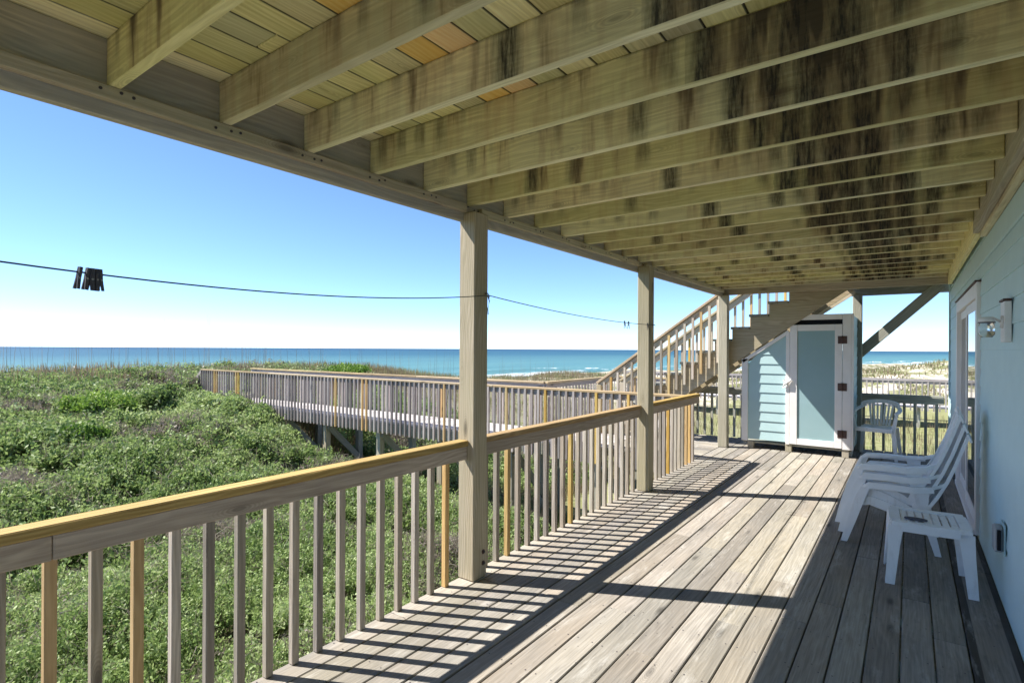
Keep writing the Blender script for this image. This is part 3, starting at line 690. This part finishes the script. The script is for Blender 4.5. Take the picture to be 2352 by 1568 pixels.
def stool(label, ox, oy, ang):
    t = empty('resin_stool', (ox, oy, 0), label=label, cat='stool')
    ca, sa = math.cos(ang), math.sin(ang)
    def P(x, y, z): return (ox + x * ca - y * sa, oy + x * sa + y * ca, z)
    def D(x, y, z=0): return (x * ca - y * sa, x * sa + y * ca, z)
    H = .405
    for sx in (-1, 1):
        for sy in (-1, 1):
            a = P(sx * .213, sy * .213, .001); b = P(sx * .192, sy * .192, .25); c = P(sx * .180, sy * .182, H - .02)
            ribbon('leg', [a, b, c], [D(.026, 0), D(.033, 0), D(.042, 0)], .010, 'resin', t)
            a = P(sx * .234, sy * .19, .001); b = P(sx * .213, sy * .168, .25); c = P(sx * .202, sy * .150, H - .02)
            ribbon('leg_flange', [a, b, c], [D(0, .024), D(0, .028), D(0, .036)], .010, 'resin', t)
    # slatted top
    ribbon('top_rim', [P(-.205, -.19, H), P(.205, -.19, H)], D(0, .03), .022, 'resin', t); ribbon('top_rim', [P(-.205, .19, H), P(.205, .19, H)], D(0, .03), .022, 'resin', t)
    ribbon('top_rim', [P(-.185, -.159, H), P(-.185, .159, H)], D(.03, 0), .022, 'resin', t); ribbon('top_rim', [P(.185, -.159, H), P(.185, .159, H)], D(.03, 0), .022, 'resin', t)
    for k in range(7):
        x = -.132 + k * .044; ribbon('top_slat', [P(x, -.159, H - .002), P(x, .159, H - .002)], D(.0165, 0), .012, 'resin', t)
    for s in (-1, 1):
        ribbon('skirt', [P(-.15, s * .212, H - .025), P(.15, s * .212, H - .025)], D(0, .005), .045, 'resin', t)
        ribbon('skirt', [P(s * .212, -.15, H - .025), P(s * .212, .15, H - .025)], D(.005, 0), .045, 'resin', t)
    return t
stool('low white resin stool with slatted top standing by the house wall', .10, 4.60, R(3))
mt = meshobj('dark_mat', *tube_geo([(.035, 4.50, .4165), (.035, 4.50, .424)], .055, 14), 'pin', None, loc=(.035, 4.50, .417))
mt.scale = (1.15, .62, 1); tag(mt, 'dark oval rubber dish lying on the stool top', 'dish')

# ---------------------------------------------------------------- clothesline
def cat(p0, p1, sag, n=24):
    p0, p1 = Vector(p0), Vector(p1)
    return [p0.lerp(p1, i / n) - Vector((0, 0, sag * 4 * (i / n) * (1 - i / n))) for i in range(n + 1)]
XL = -2.292
CL1 = cat((XL, -1.6, 2.06), (XL, 2.87, 1.89), .19, 40); CL2 = cat((XL, 2.87, 1.89), (XL + .03, 5.68, 1.80), .035)
cl = empty('clothesline', (XL, 2.8, 1.89), label='thin dark clothesline strung along the deck edge posts', cat='clothesline')
tube('line', CL1, .0032, 'rope', cl, 6); tube('line', CL2, .003, 'rope', cl, 6)
tube('hook', [(-2.306, 2.85, 1.90), (-2.28, 2.85, 1.90), (-2.27, 2.85, 1.88), (-2.28, 2.86, 1.865)], .004, 'nail', cl)
tube('loose_end', [(XL, 2.86, 1.89), (XL + .01, 2.87, 1.85), (XL, 2.865, 1.80), (XL + .006, 2.862, 1.76)], .003, 'rope', cl)
tube('hook', [(-2.269, 5.70, 1.80), (-2.24, 5.70, 1.80), (-2.235, 5.70, 1.79)], .004, 'nail', cl)
def at_line(path, y):
    for a, b in zip(path[:-1], path[1:]):
        if a.y <= y <= b.y: return a.lerp(b, (y - a.y) / (b.y - a.y))
def pin(label, path, y, tilt, tw, grp, tiltx=0):
    p = at_line(path, y)
    t = empty('clothespin', p, label=label, cat='clothespin', group=grp)
    q = Matrix.Rotation(tilt, 4, 'X') @ Matrix.Rotation(tw, 4, 'Z')
    for s in (-1, 1):
        pr = [Vector((s * .0035, 0, .018)), Vector((s * .004, 0, 0)), Vector((s * .0045, 0, -.022)), Vector((s * .010, 0, -.058))]
        ribbon('prong', [Vector(p) + q @ v for v in pr], q @ Vector((0, .0048, 0)), [.006, .007, .006, .004], 'pin', t)
    vs, fs = tube_geo([Vector(p) + q @ Vector((-.009, 0, -.02)), Vector(p) + q @ Vector((.009, 0, -.02))], .0035, 6); meshobj('spring', vs, fs, 'alu', t, loc=p)
PINS1 = [(.635, .15, .3), (.657, .14, .2), (.667, .07, .5), (.674, .04, -.2), (.683, .0, .3), (.693, -.03, .5)]
lab1 = ['lone clothespin left of the bunch on the near line', 'leftmost clothespin of the bunch on the near line', 'second clothespin from the left in the bunch', 'third clothespin from the left in the bunch', 'second clothespin from the right in the bunch', 'rightmost clothespin of the bunch on the near line']
for (y, ti, tw), l in zip(PINS1, lab1): pin(l, CL1, y, -ti, tw, 'clothespins on the near stretch of line')
for y, ti, l in ((4.99, .25, 'left of the two paired clothespins near the second post'), (5.08, .0, 'right of the two paired clothespins near the second post'), (5.56, .2, 'clothespin hanging right against the second post')): pin(l, CL2, y, ti, .4, 'clothespins on the far stretch of line')

# ---------------------------------------------------------------- neighbour's boardwalk and dune crossing far behind
nw = empty('distant_boardwalk', (-2, 28, -.6), label="neighbouring low boardwalk crossing the dunes far beyond the back railing", cat='boardwalk')
NZ = -.50
box('walk_deck', (-12, 25.0, NZ - .05), (8, 26.2, NZ), 'walk', nw)
for y in (25.0, 26.2):
    box('rail_cap', (-12, y - .05, NZ + .92), (8, y + .05, NZ + .96), 'grey', nw); box('lower_rail', (-12, y - .02, NZ + .83), (8, y + .02, NZ + .918), 'grey', nw)
x = -11.9; k = 0
while x < 7.9:
    box('picket', (x, 24.93, NZ - .15), (x + .045, 24.978, NZ + .91), 'grey', nw, bev=0); x += .17; k += 1
for x in np.arange(-11.8, 8, 2.4): box('pile', (x, 25.1, NZ - 1.6), (x + .12, 25.22, NZ - .055), 'dark', nw)

# ---------------------------------------------------------------- vegetation
def canopy(x, y):
    x = np.asarray(x, float); y = np.asarray(y, float)
    z = -1.0 + 1.05 * sm(-8.5, -16, x) + .40 * sm(-15.5, -19.5, x) - .45 * sm(-5.0, -3.2, x) * sm(2.5, 5.5, y) - .25 * sm(-9, -5, x) * sm(5, 7, y)
    z = z + .24 * sm(5, 7, y) * sm(-9.8, -12, x)
    z = z + .20 * wob(x * 1.55, y * 1.5) + .15 * wob(x * 3.7 + 3, y * 3.3) + .085 * wob(x * 8.1, y * 7.7 + 2)
    return z
def leaf_mat(name, stops, rough=.55):
    t = NT(name); a = t.n('Attribute', attribute_name='tone').outputs['Fac']
    cr = t.n('ValToRGB', {0: a}); e = cr.color_ramp.elements
    e[0].position = 0; e[0].color = (*stops[0][1], 1); e[1].position = 1; e[1].color = (*stops[-1][1], 1)
    for p_, c_ in stops[1:-1]: q = e.new(p_); q.color = (*c_, 1)
    p = t.n('BsdfPrincipled', {'Base Color': cr.outputs[0], 'Roughness': rough, 'Specular IOR Level': .35})
    tr = t.n('BsdfTranslucent', {'Color': cr.outputs[0]}); mx = t.n('MixShader', {0: .38, 1: p.outputs[0], 2: tr.outputs[0]})
    t.t.links.new(mx.outputs[0], t.out.inputs[0]); return t.m
M['leaf'] = leaf_mat('shrub_leaf', [(0, (.20, .165, .135)), (.10, (.29, .25, .20)), (.14, (.08, .12, .035)), (.34, (.17, .255, .075)), (.62, (.31, .41, .145)), (.85, (.44, .52, .24)), (1, (.53, .58, .35))])
M['bright'] = leaf_mat('bright_leaf', [(0, (.10, .09, .05)), (.1, (.06, .12, .02)), (.5, (.16, .28, .045)), (1, (.33, .44, .10))])
M['grass'] = leaf_mat('dune_grass', [(0, (.16, .11, .08)), (.35, (.25, .19, .12)), (.6, (.30, .27, .15)), (.8, (.20, .25, .08)), (1, (.14, .22, .05))])
M['twig'] = paint('grey_twig', (.13, .10, .10), (.20, .16, .15), .8)
def quads_mesh(name, V4, tone, mat, kind=None, label=None, cat=None, parent=None, loc=(0, 0, 0)):
    """V4: (N,4,3) leaf quads"""
    N = len(V4); V = (V4.reshape(-1, 3) - np.array(loc)).astype(np.float32)
    me = bpy.data.meshes.new(name); me.vertices.add(N * 4); me.vertices.foreach_set('co', V.ravel())
    me.loops.add(N * 4); me.loops.foreach_set('vertex_index', np.arange(N * 4, dtype=np.int32))
    me.polygons.add(N); me.polygons.foreach_set('loop_start', np.arange(0, N * 4, 4, dtype=np.int32)); me.polygons.foreach_set('loop_total', np.full(N, 4, dtype=np.int32))
    me.update(calc_edges=True)
    at = me.attributes.new('tone', 'FLOAT', 'FACE'); at.data.foreach_set('value', tone.astype(np.float32))
    me.materials.append(M[mat]); o = bpy.data.objects.new(name, me)
    placed(o, Matrix.Translation(loc), parent); return tag(o, label=label, cat=cat, kind=kind)
def rand_unit(n, up=.0):
    v = rng.normal(size=(n, 3)); v[:, 2] += up; return v / np.linalg.norm(v, axis=1)[:, None]
def sprigs(P, scale, tone, nl=12, length=.20, leaf=(.036, .013), up=1.6):
    """each point grows one shoot carrying nl leaves"""
    n = len(P); ax = rand_unit(n, up); sc = scale[:, None]
    k = np.arange(nl); out = []; tn = []
    a = np.cross(ax, rand_unit(n)); a /= np.linalg.norm(a, axis=1)[:, None]; b = np.cross(ax, a)
    ph = rng.uniform(0, 6.28, n)
    for j in range(nl):
        th = ph + j * 2.4 + rng.normal(0, .25, n); h = (j + .5) / nl
        base = P + ax * (length * (h - 1)) [..., None] * sc if np.ndim(h) else P + ax * (length * (h - 1)) * sc
        rad = a * np.cos(th)[:, None] + b * np.sin(th)[:, None]
        d = rad * (.95 - .45 * h) + ax * (.35 + .75 * h) + rng.normal(0, .15, (n, 3)); d /= np.linalg.norm(d, axis=1)[:, None]
        s = np.cross(d, ax + rng.normal(0, .25, (n, 3))); s /= np.linalg.norm(s, axis=1)[:, None]
        L = leaf[0] * sc * (1.15 - .4 * h) * rng.uniform(.75, 1.2, (n, 1)); Wd = leaf[1] * sc * rng.uniform(.8, 1.2, (n, 1))
        c = base + d * L * .55
        out.append(np.stack([base, c + s * Wd * .5, base + d * L, c - s * Wd * .5], 1)); tn.append(tone + rng.normal(0, .03, n) + .06 * h)
    return np.concatenate(out), np.concatenate(tn)
cx = lambda P: np.hypot(P[:, 0], P[:, 1])
def scatter(n, x0, x1, y0, y1, dref, power=1.6):
    P = np.stack([rng.uniform(x0, x1, n), rng.uniform(y0, y1, n)], 1); d = np.hypot(P[:, 0], P[:, 1])
    keep = rng.uniform(size=n) < np.minimum(1, (dref / d)) ** power
    # only what lies within or close to the view
    f = P[:, 0] * Fv.x + P[:, 1] * Fv.y; r = P[:, 0] * Rv.x + P[:, 1] * Rv.y
    keep &= (f > .8) & (r > -1.22 * f - .8)
    return P[keep]
# coastal thicket: leaf shoots over the canopy surface
P2 = scatter(450000, -21, -2.62, -3.5, 7.5, 3.6, 1.25)
P2b = scatter(26000, -20, -6.5, 9.1, 14, 9, 1.2)
P2c = scatter(30000, -21, -16.9, 7.5, 13, 12, 1.0)
P2 = np.concatenate([P2, P2b, P2c])
x, y = P2[:, 0], P2[:, 1]; d = np.hypot(x, y); n = len(P2)
zc = canopy(x, y); zc = np.where((y > 9) & (x > -17), zc - .35, zc)
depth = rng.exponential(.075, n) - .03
gapn = wob(x * 2.3 + 5, y * 2.6 + 1) + .5 * wob(x * 6.1, y * 5.7)
Pz = zc - depth - np.where(gapn < -.5, .28, 0); Pz = np.maximum(Pz, ground(x, y) + .08)
Pp = np.stack([x, y, Pz], 1)
patch = wob(x * .9 + 2, y * 1.1 + 4) * .5 + .6 * wob(x * 3.1, y * 2.9 + 7)
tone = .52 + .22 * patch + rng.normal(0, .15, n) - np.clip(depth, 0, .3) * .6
dead = (wob(x * 2.1 + 9, y * 1.9 - 3) + rng.normal(0, .25, n)) > .60
scl = np.clip(d / 6.5, .92, 2.2)
bare = dead & (rng.uniform(size=n) < .8)
ln = ~bare | (rng.uniform(size=n) < .35)
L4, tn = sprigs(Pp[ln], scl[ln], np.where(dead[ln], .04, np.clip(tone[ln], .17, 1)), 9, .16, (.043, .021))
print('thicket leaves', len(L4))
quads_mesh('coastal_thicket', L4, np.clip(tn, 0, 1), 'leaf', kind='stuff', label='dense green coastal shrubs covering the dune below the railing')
# bare twigs
def sticks(P, sc, ln=.22, wd=.0035, up=1.2, per=5):
    out = []
    for j in range(per):
        a = rand_unit(len(P), up); s = np.cross(a, rand_unit(len(P))); s /= np.linalg.norm(s, axis=1)[:, None]
        b0 = P + rng.normal(0, .04, P.shape) * sc[:, None] - a * ln * .5 * sc[:, None]; b1 = b0 + a * ln * sc[:, None] * rng.uniform(.6, 1.2, (len(P), 1)); w_ = s * wd * sc[:, None]
        out.append(np.stack([b0 - w_, b0 + w_, b1 + w_ * .3, b1 - w_ * .3], 1))
    return np.concatenate(out)
T4 = sticks(Pp[bare | (rng.uniform(size=n) < .10)], scl[bare | (rng.uniform(size=n) < -1)] if False else np.ones(0), 1) if False else None
sel = bare | (rng.uniform(size=n) < .07)
T4 = sticks(Pp[sel], np.minimum(scl[sel], 1.5), ln=.16, wd=.003)
quads_mesh('bare_twigs', T4, rng.uniform(0, .12, len(T4)), 'leaf', kind='stuff', label='bare grey brown twigs among the dune shrubs')

# individual shrubs
def shrub(label, cx_, cy_, cz, rx, ry, rz, n, mat, tonec, name='shrub', grp=None, leaf=(.05, .022), sc=1.6):
    t = empty(name, (cx_, cy_, float(ground(cx_, cy_))), label=label, cat='shrub', group=grp)
    u = rand_unit(n, .5); lump = 1 + .28 * wob(u[:, 0] * 6 + cx_, u[:, 1] * 6 + u[:, 2] * 5)
    rr = (rng.uniform(.45, 1, n) ** .5)[:, None] * lump[:, None]
    lob = rng.integers(0, 6, n); la = lob * 1.05 + cx_; lr = np.where(lob == 0, 0, rng.uniform(.5, .8, 6)[lob]); ls = np.where(lob == 0, .75, rng.uniform(.35, .55, 6)[lob])
    cen = np.stack([np.cos(la) * lr * rx, np.sin(la) * lr * ry, (rng.uniform(-.45, .25, 6)[lob]) * rz], 1)
    P = np.array([cx_, cy_, cz]) + cen + u * rr * ls[:, None] * np.array([rx, ry, rz * 1.15])
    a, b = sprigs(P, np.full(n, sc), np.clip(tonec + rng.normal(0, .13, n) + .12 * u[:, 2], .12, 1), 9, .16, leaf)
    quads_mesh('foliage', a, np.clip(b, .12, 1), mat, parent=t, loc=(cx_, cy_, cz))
    vs, fs = [], []
    g = float(ground(cx_, cy_))
    for k in range(5):
        a_ = k * 1.256; tube_geo([(cx_, cy_, g - .1), (cx_ + rx * .3 * math.cos(a_), cy_ + ry * .3 * math.sin(a_), (g + cz) / 2), (cx_ + rx * .6 * math.cos(a_), cy_ + ry * .6 * math.sin(a_), cz + rz * .3)], [.03, .02, .008], 5, vs, fs)
    meshobj('stem', vs, fs, 'twig', t, loc=(cx_, cy_, g))
shrub('bright yellow green shrub on the dune crest left of the boardwalk', -15.6, 4.75, .10, .85, .62, .46, 900, 'bright', .55, leaf=(.06, .03))
shrub('dark green shrub on the dune crest beside the bright one', -15.9, 6.2, .30, .50, .45, .34, 500, 'leaf', .22, leaf=(.06, .03))
shrub('small olive shrub below the crest, left of the bright one', -13.4, 3.7, -.22, .45, .4, .24, 350, 'bright', .22, leaf=(.06, .03))
shrub('green shrub in front of the boardwalk end', -14.6, 7.05, .05, .5, .4, .34, 500, 'leaf', .6, leaf=(.06, .03))
shrub('yellow green shrub beyond the far boardwalk railing', -17.5, 13.2, .72, 1.3, .8, .24, 600, 'bright', .42, sc=2)
shrub('bright green weed clump behind the back railing, left of the shower', -3.0, 10.9, -.85, .45, .4, .6, 500, 'bright', .75)
shrub('dark green bush under the boardwalk by its second pile', -10.4, 7.3, -.95, .7, .5, .45, 600, 'leaf', .22)

# grass
def grass(name, label, P, h, wd, tone, mat='grass', seg_bend=.35, kind='stuff'):
    n = len(P); ax = rng.normal(0, 1, (n, 2)); ax /= np.linalg.norm(ax, axis=1)[:, None]
    A = np.concatenate([ax, np.zeros((n, 1))], 1); Sd = np.stack([-ax[:, 1], ax[:, 0], np.zeros(n)], 1)
    b = seg_bend * rng.uniform(.1, 1, n); H = h[:, None]; w_ = wd[:, None]
    p1 = P + A * (b[:, None] * .3) * H + np.array([0, 0, 1]) * H * .55; p2 = P + A * b[:, None] * H + np.array([0, 0, 1]) * H
    q1 = np.stack([P - Sd * w_, P + Sd * w_, p1 + Sd * w_ * .8, p1 - Sd * w_ * .8], 1)
    q2 = np.stack([p1 - Sd * w_ * .8, p1 + Sd * w_ * .8, p2 + Sd * w_ * .15, p2 - Sd * w_ * .15], 1)
    return quads_mesh(name, np.concatenate([q1, q2]), np.concatenate([tone, tone]), mat, kind=kind, label=label)
# dune crest grass
n = 34000; x = rng.uniform(-25, -18.3, n); y = rng.uniform(-4, 40, n)
k = (wob(x * 1.1, y * .9) + rng.normal(0, .4, n)) > -.35; x, y = x[k], y[k]; n = len(x)
P = np.stack([x, y, ground(x, y)], 1)
grass('dune_crest_grass', 'dry reddish brown dune grass along the crest', P, rng.uniform(.12, .42, n), rng.uniform(.004, .011, n), np.clip(rng.normal(.48, .25, n) + .25 * wob(x * .7, y * .8), 0, 1))
# sea oats: tall thin stems on the crest
n = 330; x = rng.uniform(-24, -18.5, n); y = np.concatenate([rng.uniform(-3.5, 14, 230), rng.uniform(14, 34, 100)])
P = np.stack([x, y, ground(x, y)], 1)
grass('sea_oats', 'thin tall sea oat stems standing against the sea', P, rng.uniform(.7, 1.75, n) * np.where(rng.uniform(size=n) < .18, 1.25, 1), np.full(n, .0048), rng.uniform(0, .45, n), seg_bend=.16)
# tan grass beyond the walkway and lawn behind the deck
n = 85000; x = rng.uniform(-19, 3, n); y = 9.2 + rng.exponential(6, n)
k = (y < 27) & ((wob(x * .8 + 1, y * .9) + rng.normal(0, .35, n)) > -.4) & ~((x > -6) & (x < .6) & (y < 12.3)); x, y = x[k], y[k]; n = len(x)
P = np.stack([x, y, ground(x, y)], 1); green = np.where((x > -4) & (y > 14) & (y < 21), .64, .42)
grass('back_grass', 'tan and green grass on the sand behind the boardwalk', P, rng.uniform(.10, .38, n), rng.uniform(.004, .009, n), np.clip(rng.normal(0, .2, n) + green, 0, 1))
# far dune grass tufts
n = 52000; x = rng.uniform(-14, 16, n); y = rng.uniform(29, 62, n)
k = (wob(x * .9 + 1.7, y * .6) + .6 * wob(x * 2.7, y * 1.9) + rng.normal(0, .3, n)) > .22; x, y = x[k], y[k]; n = len(x)
P = np.stack([x, y, ground(x, y)], 1)
grass('far_dune_grass', 'sparse tufts of dune grass on the pale far dune', P, rng.uniform(.07, .24, n), rng.uniform(.012, .028, n), np.clip(rng.normal(.58, .16, n), 0, 1))
# low grass at the foot of the deck
n = 26000; x = rng.uniform(-6.5, -2.5, n); y = rng.uniform(3.2, 9.0, n)
P = np.stack([x, y, ground(x, y)], 1)
grass('foot_grass', 'green and tan grass at the foot of the deck beside the boardwalk', P, rng.uniform(.12, .45, n), rng.uniform(.003, .006, n), np.clip(rng.normal(.68, .2, n), 0, 1))

print('triangles', sum(sum(len(p.vertices) - 2 for p in o.data.polygons) for o in bpy.data.objects if o.type == 'MESH' and len(o.data.polygons) > 5000))
